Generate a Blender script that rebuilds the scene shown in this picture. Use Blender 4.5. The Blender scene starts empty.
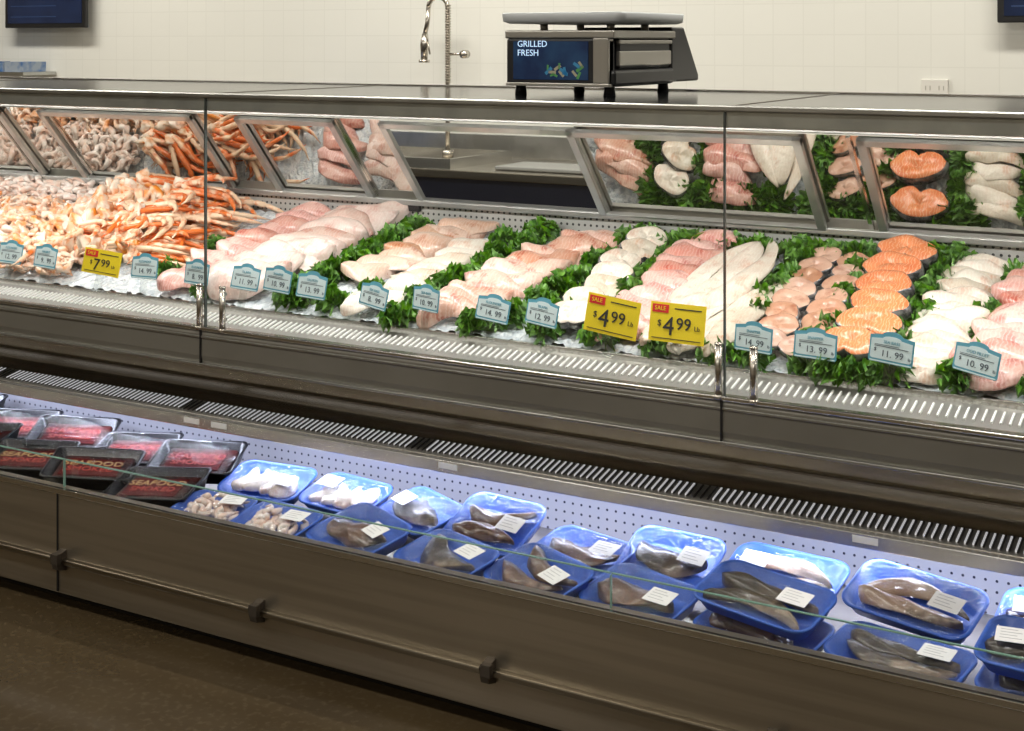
import bpy, math, random
from mathutils import Matrix, Vector, Euler
R=random.Random(7)
C=bpy.context.scene.collection
sin,cos,pi=math.sin,math.cos,math.pi
XL,XR=-6.4,1.0

# ------------------------------------------------------------ materials
def nt(name):
    m=bpy.data.materials.new(name); m.use_nodes=True
    t=m.node_tree; b=t.nodes['Principled BSDF']
    return m,t,b
def rgb(c): return (c[0],c[1],c[2],1)
def M(name,col,rough=.5,metal=0,col2=None,ns=8,det=3,stretch=None,bump=0,bs=60,island=0,coat=0,lo=.4,hi=.6,emit=0,col3=None,ns3=30,spec=None,wave=None):
    m,t,b=nt(name)
    b.inputs['Base Color'].default_value=rgb(col)
    b.inputs['Roughness'].default_value=rough
    b.inputs['Metallic'].default_value=metal
    if spec is not None: b.inputs['Specular IOR Level'].default_value=spec
    if coat:
        b.inputs['Coat Weight'].default_value=coat; b.inputs['Coat Roughness'].default_value=.12
    if emit:
        b.inputs['Emission Color'].default_value=rgb(col); b.inputs['Emission Strength'].default_value=emit
    tc=t.nodes.new('ShaderNodeTexCoord'); src=tc.outputs['Object']
    if stretch:
        mp=t.nodes.new('ShaderNodeMapping'); mp.inputs['Scale'].default_value=stretch
        t.links.new(src,mp.inputs['Vector']); src=mp.outputs['Vector']
    def noise(sc,d=3):
        n=t.nodes.new('ShaderNodeTexNoise'); n.inputs['Scale'].default_value=sc; n.inputs['Detail'].default_value=d
        t.links.new(src,n.inputs['Vector']); return n.outputs['Fac']
    def mix(fac,a,bc):
        x=t.nodes.new('ShaderNodeMix'); x.data_type='RGBA'
        t.links.new(fac,x.inputs[0])
        if isinstance(a,tuple): x.inputs[6].default_value=rgb(a)
        else: t.links.new(a,x.inputs[6])
        if isinstance(bc,tuple): x.inputs[7].default_value=rgb(bc)
        else: t.links.new(bc,x.inputs[7])
        return x.outputs[2]
    def ramp(f,lo,hi,top=1):
        r=t.nodes.new('ShaderNodeMapRange'); r.inputs[1].default_value=lo; r.inputs[2].default_value=hi; r.inputs[4].default_value=top
        t.links.new(f,r.inputs[0]); return r.outputs[0]
    cur=tuple(col)
    if col2 is not None: cur=mix(ramp(noise(ns,det),lo,hi),cur,tuple(col2))
    if col3 is not None: cur=mix(ramp(noise(ns3,3),.52,.68),cur,tuple(col3))
    wf=None
    if wave:
        wv=t.nodes.new('ShaderNodeTexWave'); wv.inputs['Scale'].default_value=wave[1]; wv.inputs['Distortion'].default_value=7; wv.inputs['Detail'].default_value=2; wv.inputs['Detail Scale'].default_value=1.5
        t.links.new(src,wv.inputs['Vector']); wf=wv.outputs['Fac']
        cur=mix(ramp(wf,.6,.95,wave[2]),cur,tuple(wave[0]))
    if island:
        g=t.nodes.new('ShaderNodeNewGeometry')
        r=t.nodes.new('ShaderNodeMapRange'); r.inputs[3].default_value=1-island; r.inputs[4].default_value=1+island*.5
        t.links.new(g.outputs['Random Per Island'],r.inputs[0])
        hs=t.nodes.new('ShaderNodeHueSaturation')
        if isinstance(cur,tuple): hs.inputs['Color'].default_value=rgb(cur)
        else: t.links.new(cur,hs.inputs['Color'])
        t.links.new(r.outputs[0],hs.inputs['Value'])
        r2=t.nodes.new('ShaderNodeMapRange'); r2.inputs[3].default_value=1.25; r2.inputs[4].default_value=.8
        t.links.new(g.outputs['Random Per Island'],r2.inputs[0]); t.links.new(r2.outputs[0],hs.inputs['Saturation'])
        cur=hs.outputs['Color']
    if not isinstance(cur,tuple): t.links.new(cur,b.inputs['Base Color'])
    if bump:
        bp=t.nodes.new('ShaderNodeBump'); bp.inputs['Strength'].default_value=bump; bp.inputs['Distance'].default_value=.01
        t.links.new(noise(bs,4),bp.inputs['Height']); t.links.new(bp.outputs[0],b.inputs['Normal'])
    return m

def glassmat(name,tint=(1,1,1),base=.03,gain=.45,rough=0.0,bump=0):
    m=bpy.data.materials.new(name); m.use_nodes=True; t=m.node_tree; t.nodes.clear()
    o=t.nodes.new('ShaderNodeOutputMaterial'); tr=t.nodes.new('ShaderNodeBsdfTransparent'); tr.inputs[0].default_value=rgb(tint)
    g=t.nodes.new('ShaderNodeBsdfGlossy'); g.inputs['Roughness'].default_value=rough
    lw=t.nodes.new('ShaderNodeLayerWeight'); lw.inputs[0].default_value=.5
    p=t.nodes.new('ShaderNodeMath'); p.operation='POWER'; p.inputs[1].default_value=4
    t.links.new(lw.outputs['Facing'],p.inputs[0])
    ma=t.nodes.new('ShaderNodeMath'); ma.operation='MULTIPLY_ADD'; ma.inputs[1].default_value=gain; ma.inputs[2].default_value=base
    t.links.new(p.outputs[0],ma.inputs[0])
    mx=t.nodes.new('ShaderNodeMixShader'); t.links.new(ma.outputs[0],mx.inputs[0]); t.links.new(tr.outputs[0],mx.inputs[1]); t.links.new(g.outputs[0],mx.inputs[2])
    if bump:
        tc=t.nodes.new('ShaderNodeTexCoord'); n=t.nodes.new('ShaderNodeTexNoise'); n.inputs['Scale'].default_value=30; n.inputs['Detail'].default_value=3
        t.links.new(tc.outputs['Object'],n.inputs['Vector'])
        bp=t.nodes.new('ShaderNodeBump'); bp.inputs['Strength'].default_value=bump; bp.inputs['Distance'].default_value=.02
        t.links.new(n.outputs['Fac'],bp.inputs['Height']); t.links.new(bp.outputs[0],g.inputs['Normal'])
    t.links.new(mx.outputs[0],o.inputs[0]); return m

def perf(name,col,hole,pitch=.02,rad=.2,metal=.6,rough=.35):
    m,t,b=nt(name)
    tc=t.nodes.new('ShaderNodeTexCoord'); sp=t.nodes.new('ShaderNodeSeparateXYZ'); t.links.new(tc.outputs['Object'],sp.inputs[0])
    def mth(op,a,bv=None):
        n=t.nodes.new('ShaderNodeMath'); n.operation=op
        for k,v in ((0,a),(1,bv)):
            if v is None: continue
            if isinstance(v,(int,float)): n.inputs[k].default_value=v
            else: t.links.new(v,n.inputs[k])
        return n.outputs[0]
    fx=mth('SUBTRACT',mth('FRACT',mth('DIVIDE',sp.outputs[0],pitch)),.5)
    fz=mth('SUBTRACT',mth('FRACT',mth('DIVIDE',sp.outputs[2],pitch)),.5)
    d=mth('SQRT',mth('ADD',mth('MULTIPLY',fx,fx),mth('MULTIPLY',fz,fz)))
    f=mth('LESS_THAN',d,rad)
    x=t.nodes.new('ShaderNodeMix'); x.data_type='RGBA'; t.links.new(f,x.inputs[0]); x.inputs[6].default_value=rgb(col); x.inputs[7].default_value=rgb(hole)
    t.links.new(x.outputs[2],b.inputs['Base Color'])
    b.inputs['Metallic'].default_value=metal; b.inputs['Roughness'].default_value=rough
    return m

steel=M('brushed_steel',(.66,.62,.55),.26,1,col2=(.50,.465,.41),ns=6,stretch=(.3,2,12),lo=.3,hi=.7)
steel_dk=M('dark_steel',(.38,.345,.285),.28,1,col2=(.27,.24,.20),ns=5,stretch=(.4,2,10),lo=.3,hi=.7)
chrome=M('chrome_trim',(.84,.83,.80),.18,1)
alum=M('satin_aluminum',(.56,.56,.54),.33,1,col2=(.48,.48,.46),ns=10)
alum_l=M('light_aluminum',(.54,.54,.51),.28,.75,col2=(.46,.46,.44),ns=10)
bumperm=M('bumper_panel_grey',(.22,.207,.178),.36,.35,col2=(.19,.178,.152),ns=3)
black=M('black_plastic',(.012,.012,.013),.35)
blackgl=M('black_glass_top',(.008,.009,.010),.12,0,spec=.10)
white_pl=M('white_plastic',(.85,.86,.86),.4)
darkin=M('dark_interior',(.03,.028,.026),.7)
perf_u=perf('perforated_steel_upper',(.56,.55,.52),(.06,.06,.06),.021,.2,.5,.35)
perf_l=perf('perforated_steel_lower',(.58,.58,.66),(.05,.05,.08),.026,.13,.6,.25)
glass=glassmat('clear_glass',(.97,.985,.975),.05,.5)
film=glassmat('plastic_film',(.97,.97,.98),.045,.32,.05,1.0)
film2=glassmat('vacuum_film',(.97,.97,.98),.035,.14,.08,1.0)
mirror=M('tinted_mirror',(.74,.72,.67),.02,1)
ice=M('crushed_ice',(.82,.86,.88),.22,col2=(.58,.64,.69),ns=60,bump=.9,bs=120,coat=.4)
grate=M('grate_steel',(.36,.35,.33),.33,.5)
grate2=M('ledge_grate_steel',(.62,.60,.56),.30,.7)
fin=M('grate_glint_white',(.85,.85,.83),.4)  # white fins painted to imitate lamp reflections in the grate honeycomb
fin_glow=M('glowing_grate_fin',(.88,.88,.90),.4,emit=.42)  # solid fins given emission, standing in for LED light through the ledge slots

# ------------------------------------------------------------ mesh helpers
class Acc:
    def __init__(s): s.v=[];s.f=[];s.m=[]
    def add(s,vs,fs,mi=0):
        o=len(s.v); s.v.extend([tuple(v) for v in vs])
        for k,f in enumerate(fs):
            s.f.append([i+o for i in f]); s.m.append(mi if isinstance(mi,int) else mi[k])
    def box(s,x0,x1,y0,y1,z0,z1,mi=0,mat=None):
        vs=[Vector(p) for p in ((x0,y0,z0),(x1,y0,z0),(x1,y1,z0),(x0,y1,z0),(x0,y0,z1),(x1,y0,z1),(x1,y1,z1),(x0,y1,z1))]
        if mat is not None: vs=[mat@v for v in vs]
        s.add(vs,[(0,3,2,1),(4,5,6,7),(0,1,5,4),(1,2,6,5),(2,3,7,6),(3,0,4,7)],mi)
    def prism(s,prof,x0,x1,mi=0):
        n=len(prof)
        vs=[(x0,p[0],p[1]) for p in prof]+[(x1,p[0],p[1]) for p in prof]
        fs=[(i,(i+1)%n,(i+1)%n+n,i+n) for i in range(n)]+[tuple(range(n-1,-1,-1)),tuple(range(n,2*n))]
        s.add(vs,fs,mi)
    def tube(s,pts,rad,n=8,mi=0,cap=True):
        pts=[Vector(p) for p in pts]; vs=[];fs=[]
        up=Vector((0,0,1)); a=None
        for i,p in enumerate(pts):
            d=(pts[min(i+1,len(pts)-1)]-pts[max(i-1,0)]).normalized()
            if a is None:
                a=d.cross(up)
                if a.length<.1: a=d.cross(Vector((1,0,0)))
                a.normalize()
            else:
                a=(a-d*a.dot(d)).normalized()
            b=d.cross(a)
            r=rad[i] if isinstance(rad,(list,tuple)) else rad
            for k in range(n):
                t=2*pi*k/n; vs.append(p+a*(r*cos(t))+b*(r*sin(t)))
        for i in range(len(pts)-1):
            for k in range(n):
                k2=(k+1)%n; fs.append((i*n+k,i*n+k2,(i+1)*n+k2,(i+1)*n+k))
        if cap:
            fs.append(tuple(range(n-1,-1,-1))); q=(len(pts)-1)*n; fs.append(tuple(range(q,q+n)))
        s.add(vs,fs,mi)
    def obj(s,name,mats,parent=None,smooth=True,loc=None,bevel=0,fixn=True):
        me=bpy.data.meshes.new(name); me.from_pydata(s.v,[],s.f)
        if fixn:
            import bmesh
            bm=bmesh.new(); bm.from_mesh(me); bmesh.ops.recalc_face_normals(bm,faces=bm.faces); bm.to_mesh(me); bm.free()
        for m in (mats if isinstance(mats,list) else [mats]): me.materials.append(m)
        me.polygons.foreach_set('material_index',s.m)
        me.polygons.foreach_set('use_smooth',[smooth]*len(s.f))
        me.update()
        o=bpy.data.objects.new(name,me); C.objects.link(o)
        if parent: o.parent=parent
        if loc: o.location=loc
        if bevel:
            b=o.modifiers.new('bevel','BEVEL'); b.width=bevel; b.segments=2; b.limit_method='ANGLE'
        return o
def empty(name,loc=(0,0,0),parent=None):
    e=bpy.data.objects.new(name,None); C.objects.link(e); e.location=loc; e.empty_display_size=.05
    if parent: e.parent=parent
    return e
def bx(name,x0,x1,y0,y1,z0,z1,mat,parent=None,bevel=0):
    a=Acc(); a.box(x0,x1,y0,y1,z0,z1); return a.obj(name,mat,parent,False,bevel=bevel)
def pr(name,prof,x0,x1,mat,parent=None,bevel=0):
    a=Acc(); a.prism(prof,x0,x1); return a.obj(name,mat,parent,False,bevel=bevel)
def quad(name,pts,mat,parent=None):
    a=Acc(); a.add(pts,[(0,1,2,3)]); return a.obj(name,mat,parent,False,fixn=False)
def text(s,size,mat,parent,loc,rot=(pi/2,0,0),name='lettering',ext=.0004,align='CENTER'):
    cu=bpy.data.curves.new(name,'FONT'); cu.body=s; cu.size=size; cu.extrude=ext; cu.align_x=align; cu.align_y='CENTER'; cu.resolution_u=3
    cu.materials.append(mat)
    o=bpy.data.objects.new(name,cu); C.objects.link(o); o.parent=parent; o.location=loc; o.rotation_euler=rot
    return o

# ------------------------------------------------------------ room shell
def tilemat(name,col,mortar,size):
    m,t,b=nt(name)
    tc=t.nodes.new('ShaderNodeTexCoord'); sp=t.nodes.new('ShaderNodeSeparateXYZ'); cb=t.nodes.new('ShaderNodeCombineXYZ')
    t.links.new(tc.outputs['Object'],sp.inputs[0]); t.links.new(sp.outputs[0],cb.inputs[0]); t.links.new(sp.outputs[2],cb.inputs[1])
    br=t.nodes.new('ShaderNodeTexBrick'); br.offset=0; br.inputs['Scale'].default_value=1
    br.inputs['Brick Width'].default_value=size; br.inputs['Row Height'].default_value=size; br.inputs['Mortar Size'].default_value=.003
    br.inputs['Color1'].default_value=rgb(col); br.inputs['Color2'].default_value=rgb([c*.985 for c in col]); br.inputs['Mortar'].default_value=rgb(mortar)
    t.links.new(cb.outputs[0],br.inputs['Vector']); t.links.new(br.outputs['Color'],b.inputs['Base Color'])
    b.inputs['Roughness'].default_value=.3
    return m
wallm=tilemat('wall_tile_white',(.79,.785,.73),(.74,.735,.68),.15)
paint=M('wall_paint_tan',(.38,.335,.265),.8)
ceilm=M('ceiling_paint',(.35,.33,.30),.9)
floorm=M('polished_concrete_brown',(.075,.053,.027),.20,col2=(.055,.038,.020),ns=3,det=6,lo=.3,hi=.7,col3=(.082,.060,.033),ns3=50,spec=.35)
RX0,RX1,RY0,RY1,RZ=-9.5,4,-3.5,6.5,3.4
bx('floor',RX0,RX1,RY0,RY1,-.1,0,floorm)
bx('ceiling',RX0,RX1,RY0,RY1,RZ,RZ+.1,ceilm)
bx('wall_back',RX0,RX1,RY1,RY1+.1,0,RZ,wallm)
bx('wall_front',RX0,RX1,RY0-.1,RY0,0,RZ,paint)
bx('wall_left',RX0-.1,RX0,RY0,RY1,0,RZ,paint)
bx('wall_right',RX1,RX1+.1,RY0,RY1,0,RZ,paint)

# ------------------------------------------------------------ display case
case=empty('refrigerated_seafood_display_case')
SEAMS=(-4.525,-2.850,-1.216,.438)
bx('kick_base',XL,XR,2.90,4.08,0,.09,darkin,case)
pr('lower_front_panel',[(2.835,.045),(2.865,.03),(2.90,.03),(2.90,.30),(2.868,.342),(2.84,.342),(2.832,.33),(2.832,.14)],XL,XR,M('front_panel_bronze_steel',(.46,.40,.315),.34,.85,col2=(.38,.33,.255),ns=4,stretch=(.3,2,8)),case,.003)
bx('front_panel_cap',XL,XR,2.829,2.842,.328,.344,chrome,case,.002)
a=Acc()
for x in (-3.105,-.30): a.box(x-.0025,x+.0025,2.8295,2.834,.05,.335)
a.obj('panel_seams',black,case,False)
a=Acc(); a.prism([(2.812,.136),(2.832,.136),(2.832,.152),(2.812,.152)],XL,XR); a.obj('bumper_rail',steel_dk,case,False,bevel=.004)
a=Acc()
for x in (-4.53,-3.83,-3.08,-2.36,-1.667,-.979,-.28):
    a.prism([(2.79,.165),(2.832,.175),(2.832,.115),(2.80,.125)],x-.012,x+.012)
    a.prism([(2.785,.175),(2.80,.175),(2.80,.145),(2.785,.145)],x-.004,x+.022)
a.obj('bumper_brackets',M('bracket_dark',(.10,.085,.07),.4,.6),case,False,bevel=.002)
bx('lower_deck',XL,XR,2.87,3.43,.20,.27,steel_dk,case)
bx('lower_back_panel',XL,XR,3.42,3.44,.27,.46,perf_l,case)
bx('lower_body',XL,XR,3.44,4.08,.09,.50,darkin,case)
ge=M('glass_edge',(.20,.34,.28),.2)
for i,(xa,xb) in enumerate(((XL,-4.80),(-4.796,-3.107),(-3.103,-1.373),(-1.369,.30),(.304,XR))):
    quad('lower_glass_%d'%i,[(xa,2.846,.338),(xb,2.846,.338),(xb,2.86,.418),(xa,2.86,.418)],glass,case)
    a=Acc(); a.box(xa,xb,2.857,2.863,.417,.4195); a.box(xa,xa+.002,2.85,2.858,.34,.417); a.obj('lower_glass_edge_%d'%i,ge,case,False)
pr('ledge_top',[(3.262,.468),(3.44,.5013),(3.44,.481),(3.262,.447)],XL,XR,steel,case)
pr('ledge_nose',[(3.246,.434),(3.262,.434),(3.266,.470),(3.246,.470)],XL,XR,M('ledge_nose_silver',(.74,.73,.70),.24,.75),case,.003)
sl=.067/.358
def zl(y): return .468+(y-3.262)*sl
pr('ledge_grate',[(3.270,zl(3.27)+.002),(3.352,zl(3.352)+.002),(3.352,zl(3.352)-.003),(3.270,zl(3.27)-.003)],XL,XR,grate2,case)
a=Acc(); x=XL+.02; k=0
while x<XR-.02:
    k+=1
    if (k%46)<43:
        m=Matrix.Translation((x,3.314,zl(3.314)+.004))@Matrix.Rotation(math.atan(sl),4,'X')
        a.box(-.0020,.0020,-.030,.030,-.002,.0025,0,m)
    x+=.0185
a.obj('ledge_grate_glow_fins',fin_glow,case,False)
a=Acc(); x=XL+.02
while x<XR-.02:
    m=Matrix.Translation((x,3.314,zl(3.314)+.003))@Matrix.Rotation(math.atan(sl),4,'X')
    a.box(-.0022,.0022,-.034,.034,-.002,.0015,0,m); x+=.0185
for v in range(len(a.v)): a.v[v]=(a.v[v][0]+.0045,a.v[v][1],a.v[v][2])
a.obj('ledge_grate_gaps',M('grate_gap_dark',(.08,.075,.07),.5,.3),case,False)
a=Acc()
for x in (-2.98,-2.87,-2.05,-.9): a.box(x-.03,x+.03,3.2445,3.2465,.447,.463)
a.obj('ledge_labels',white_pl,case,False)
bx('led_fixture',XL+.1,XR-.1,3.27,3.295,.438,.447,white_pl,case)
bx('riser_panel',XL,XR,3.43,4.08,.495,.66,steel,case)
bx('riser_ridge',XL,XR,3.415,3.432,.530,.538,steel_dk,case,.002)
pr('upper_body',[(3.17,.665),(3.62,.665),(4.06,.70),(4.06,.96),(3.30,.76),(3.17,.75)],XL,XR,darkin,case)
pr('upper_bumper_panel',[(3.150,.665),(3.172,.660),(3.172,.772),(3.158,.772),(3.146,.755),(3.144,.69)],XL,XR,bumperm,case,.003)
bx('bumper_top_trim',XL,XR,3.142,3.172,.763,.775,chrome,case,.003)
bx('bumper_mid_trim',XL,XR,3.1415,3.15,.742,.748,alum,case,.001)
bx('bumper_bottom_trim',XL,XR,3.140,3.152,.660,.668,alum,case,.002)
a=Acc()
for x in SEAMS: a.box(x-.0025,x+.0025,3.1405,3.147,.665,.765)
a.obj('bumper_joints',black,case,False)
pr('upper_grate',[(3.175,.770),(3.29,.797),(3.29,.787),(3.175,.760)],XL,XR,grate,case)
s2=.027/.115; a=Acc(); x=XL+.02
while x<XR-.02:
    m=Matrix.Translation((x,3.228,.770+.053*s2+.003))@Matrix.Rotation(math.atan(s2),4,'X')
    a.box(-.0022,.0022,-.028,.028,-.002,.003,0,m); x+=.0195
a.obj('upper_grate_glint_fins',fin,case,False)
def zd(y): return .83+.30*(y-3.3)
pr('upper_deck_pan',[(3.285,zd(3.285)-.03),(3.95,zd(3.95)-.03),(3.95,zd(3.95)-.05),(3.285,zd(3.285)-.05)],XL,XR,steel,case)
bx('upper_deck_front_lip',XL,XR,3.282,3.29,.78,.812,chrome,case,.002)
bx('upper_back_panel',XL,XR,3.95,3.97,.96,1.068,perf_u,case)
bx('rear_body',XL,XR,3.97,4.08,.09,1.068,alum,case)
bx('door_sill',XL,XR,3.925,4.0,1.066,1.085,alum_l,case,.003)
bx('door_head',XL,XR,3.67,3.74,1.372,1.405,alum_l,case,.003)
bx('door_head_upper',XL,XR,3.66,4.10,1.405,1.453,darkin,case)
dy,dz=-.25,.285; Lh=math.hypot(dy,dz)
def dp(x,h,off):
    ny,nz=-dz/Lh,dy/Lh
    return (x,3.955+dy*h+ny*off,1.082+dz*h+nz*off)
def dquad(name,xa,xb,off,mat): return quad(name,[dp(xa,0,off),dp(xb,0,off),dp(xb,1,off),dp(xa,1,off)],mat,case)
dquad('mirror_back_a',XL,-2.60,.0,mirror)
dquad('mirror_back_b',-1.90,XR,.0,mirror)
def dbar(a,xa,xb,h0,h1,o0,o1):
    vs=[dp(x,h,o) for o in (o0,o1) for h in (h0,h1) for x in (xa,xb)]
    a.add(vs,[(0,1,3,2),(4,6,7,5),(0,4,5,1),(2,3,7,6),(0,2,6,4),(1,5,7,3)])
a=Acc()
def doorframe(xa,xb,o=.004,w=.026):
    dbar(a,xa,xa+w,0,1,o,o+.016); dbar(a,xb-w,xb,0,1,o,o+.016)
    dbar(a,xa,xb,0,.06,o,o+.016); dbar(a,xa,xb,.94,1,o,o+.016)
doorframe(-5.60,-4.375); doorframe(-4.165,-3.40); doorframe(-3.20,-2.78); doorframe(-2.60,-1.89); doorframe(-1.92,-1.20,.010); doorframe(-1.05,-.2)
a.obj('door_frames',alum_l,case,False,bevel=.002)
a=Acc()
for x in (-4.45,-4.13,-2.79,-1.08): dbar(a,x,x+.012,0,1,.001,.008)
a.obj('door_glides',chrome,case,False)
bx('case_top',XL,XR,3.165,4.12,1.455,1.463,blackgl,case)
bx('case_top_back_trim',XL,XR,4.105,4.13,1.452,1.468,chrome,case,.003)
bx('case_top_front_trim',XL,XR,3.155,3.172,1.452,1.466,alum,case,.003)
bx('front_header',XL,XR,3.168,3.20,1.412,1.453,alum_l,case,.003)
bx('lamp_housing',XL+.05,XR-.05,3.205,3.30,1.425,1.454,white_pl,case,.004)
a=Acc()
for x in SEAMS: a.box(x-.003,x+.003,3.17,4.11,1.4632,1.4645)
a.obj('top_joints',steel_dk,case,False)
E=[XL]+list(SEAMS)+[XR]
secs=[(E[i]+.003,E[i+1]-.003) for i in range(5)]
for i,(xa,xb) in enumerate(secs):
    quad('front_glass_%d'%i,[(xa,3.165,.772),(xb,3.165,.772),(xb,3.165,1.45),(xa,3.165,1.45)],glass,case)
a=Acc()
for x in SEAMS: a.box(x-.0018,x+.0018,3.160,3.170,.772,1.45)
a.obj('glass_joints',M('joint_dark',(.07,.08,.075),.25),case,False)
a=Acc()
for xs in SEAMS:
    for x in (xs-.010,xs+.078):
        a.tube([(x,3.150,.765),(x,3.150,.895)],.0095,12)
        a.tube([(x,3.150,.895),(x,3.150,.90)],[.011,.009],12)
        a.tube([(x,3.150,.80),(x,3.165,.80)],.006,8); a.tube([(x,3.150,.875),(x,3.165,.875)],.006,8)
        a.tube([(x,3.150,.765),(x,3.150,.776)],.013,12)
a.obj('glass_clamps',steel,case,True)
bx('sensor_box',-2.69,-2.60,3.935,3.95,1.045,1.068,black,case,.003)
bx('end_panel_left',XL-.04,XL,3.14,4.12,0,1.46,bumperm,case,.005)
bx('end_panel_right',XR,XR+.04,3.14,4.12,0,1.46,bumperm,case,.005)

# ------------------------------------------------------------ ice bed
a=Acc(); nx,ny=520,26
for j in range(ny+1):
    y=3.295+.65*j/ny
    for i in range(nx+1):
        x=XL+.01+(XR-XL-.02)*i/nx
        a.v.append((x,y,zd(y)-.018+R.uniform(-.006,.007)))
for j in range(ny):
    for i in range(nx):
        p=j*(nx+1)+i; a.f.append([p,p+1,p+nx+2,p+nx+1]); a.m.append(0)
a.obj('crushed_ice_bed',ice,case,False,fixn=False)

# ------------------------------------------------------------ fish
def fillet(a,c,L,W,T,rot,seed,taper=.35,droop=0,nu=20,nv=18,mi=0,groove=.5):
    r=random.Random(seed); ph=[r.uniform(0,6.28) for _ in range(8)]
    m=Matrix.Translation(c)@Euler(rot).to_matrix().to_4x4()
    vs=[];fs=[]
    bend=r.uniform(-.25,.25)*L; tw=r.uniform(-.35,.35)
    for i in range(nu+1):
        u=i/nu; s=2*u-1
        w=max(.02,(1-abs(s)**2.6))**.5*(1-taper*u)
        w*=1+.07*sin(5*u*2+ph[0])+.03*sin(17*u+ph[5])
        for j in range(nv):
            t=2*pi*j/nv
            ct,st=cos(t),sin(t)
            y=ct*W/2*w*(1+.10*sin(8*u+ph[2]+(2 if ct>0 else 0))+.04*sin(21*u+ph[6]+(3 if ct>0 else 0)))
            if st>0:
                z=(st**1.3)*T/2*(w**.35)*(1-.4*u)
                z+=T*(.12*sin(6*u+ph[3])+.05*sin(14*u+5*ct+ph[7]))*st
                z-=T*.12*groove*math.exp(-((ct-.1*sin(4*u+ph[1]))/.12)**2)*max(0,1-1.2*abs(s))
            else: z=st*T/8
            z-=droop*(s*s)+droop*.6*ct*ct
            z+=tw*y*s+.08*W*ct*ct*ct*sin(5*u+ph[4])
            vs.append(m@Vector((s*L/2,y+bend*(s*s-.3),z)))
    for i in range(nu):
        for j in range(nv):
            k=(j+1)%nv; fs.append((i*nv+j,i*nv+k,(i+1)*nv+k,(i+1)*nv+j))
    fs.append(tuple(range(nv-1,-1,-1))); fs.append(tuple(range(nu*nv,nu*nv+nv)))
    a.add(vs,fs,mi)
SL=math.atan(.30)
def shingle(a,p0,p1,n,L,W,T,yaw,seed,tilt=.40,droop=.016,lift=.022,jit=.22,mi=0,taper=.40):
    r=random.Random(seed)
    for i in range(n):
        u=1-i/(n-1) if n>1 else .5
        x=p0[0]+(p1[0]-p0[0])*u+r.uniform(-.012,.012); y=p0[1]+(p1[1]-p0[1])*u
        fillet(a,(x,y,zd(y)+lift+r.uniform(0,.010)),L*r.uniform(.85,1.12),W*r.uniform(.82,1.12),T*r.uniform(.8,1.2),
               (SL+tilt+r.uniform(-.13,.13),r.uniform(-.12,.12),yaw+r.uniform(-jit,jit)),seed*100+i,droop=droop,mi=mi,taper=taper)
def fl(name,c1,c2,c3=None,**k):
    d=dict(rough=.32,coat=.5,island=.18,ns=14,det=6,bump=.45,bs=45,lo=.36,hi=.64,ns3=24); d.update(k)
    return M(name,c1,col2=c2,col3=c3,**d)
cod=fl('cod_flesh',(.72,.49,.42),(.74,.61,.54),(.62,.33,.27),wave=((.80,.68,.62),30,.4))
pink=fl('pink_fillet_flesh',(.66,.33,.24),(.72,.49,.39),(.48,.16,.11),wave=((.78,.58,.48),32,.5))
pink2=fl('rosy_fillet_flesh',(.66,.29,.24),(.72,.46,.39),(.50,.16,.13),wave=((.78,.54,.48),32,.5))
beige=fl('beige_fillet_flesh',(.66,.38,.26),(.70,.51,.40),(.52,.23,.14),wave=((.76,.58,.46),32,.45))
whitef=fl('white_fillet_flesh',(.76,.70,.60),(.72,.61,.50),(.66,.45,.34),wave=((.82,.78,.70),34,.4))
steakm=fl('swordfish_flesh',(.66,.43,.32),(.55,.31,.22),(.40,.19,.13))
skin=M('fish_skin_silver',(.05,.05,.055),.25,.3,col2=(.26,.255,.25),ns=40,coat=.5)
salm,t_,b_=nt('salmon_flesh')
tc=t_.nodes.new('ShaderNodeTexCoord'); wv=t_.nodes.new('ShaderNodeTexWave'); wv.inputs['Scale'].default_value=34; wv.inputs['Distortion'].default_value=9; wv.inputs['Detail'].default_value=2; wv.inputs['Detail Scale'].default_value=1.6
t_.links.new(tc.outputs['Object'],wv.inputs['Vector'])
mr=t_.nodes.new('ShaderNodeMapRange'); mr.inputs[1].default_value=.75; mr.inputs[2].default_value=.98; mr.inputs[4].default_value=.8; t_.links.new(wv.outputs['Fac'],mr.inputs[0])
nz=t_.nodes.new('ShaderNodeTexNoise'); nz.inputs['Scale'].default_value=14; t_.links.new(tc.outputs['Object'],nz.inputs['Vector'])
m0=t_.nodes.new('ShaderNodeMix'); m0.data_type='RGBA'; t_.links.new(nz.outputs['Fac'],m0.inputs[0]); m0.inputs[6].default_value=(.66,.12,.03,1); m0.inputs[7].default_value=(.84,.33,.13,1)
mx=t_.nodes.new('ShaderNodeMix'); mx.data_type='RGBA'; t_.links.new(mr.outputs[0],mx.inputs[0]); t_.links.new(m0.outputs[2],mx.inputs[6]); mx.inputs[7].default_value=(.84,.48,.30,1)
t_.links.new(mx.outputs[2],b_.inputs['Base Color']); b_.inputs['Roughness'].default_value=.35; b_.inputs['Coat Weight'].default_value=.4

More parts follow.
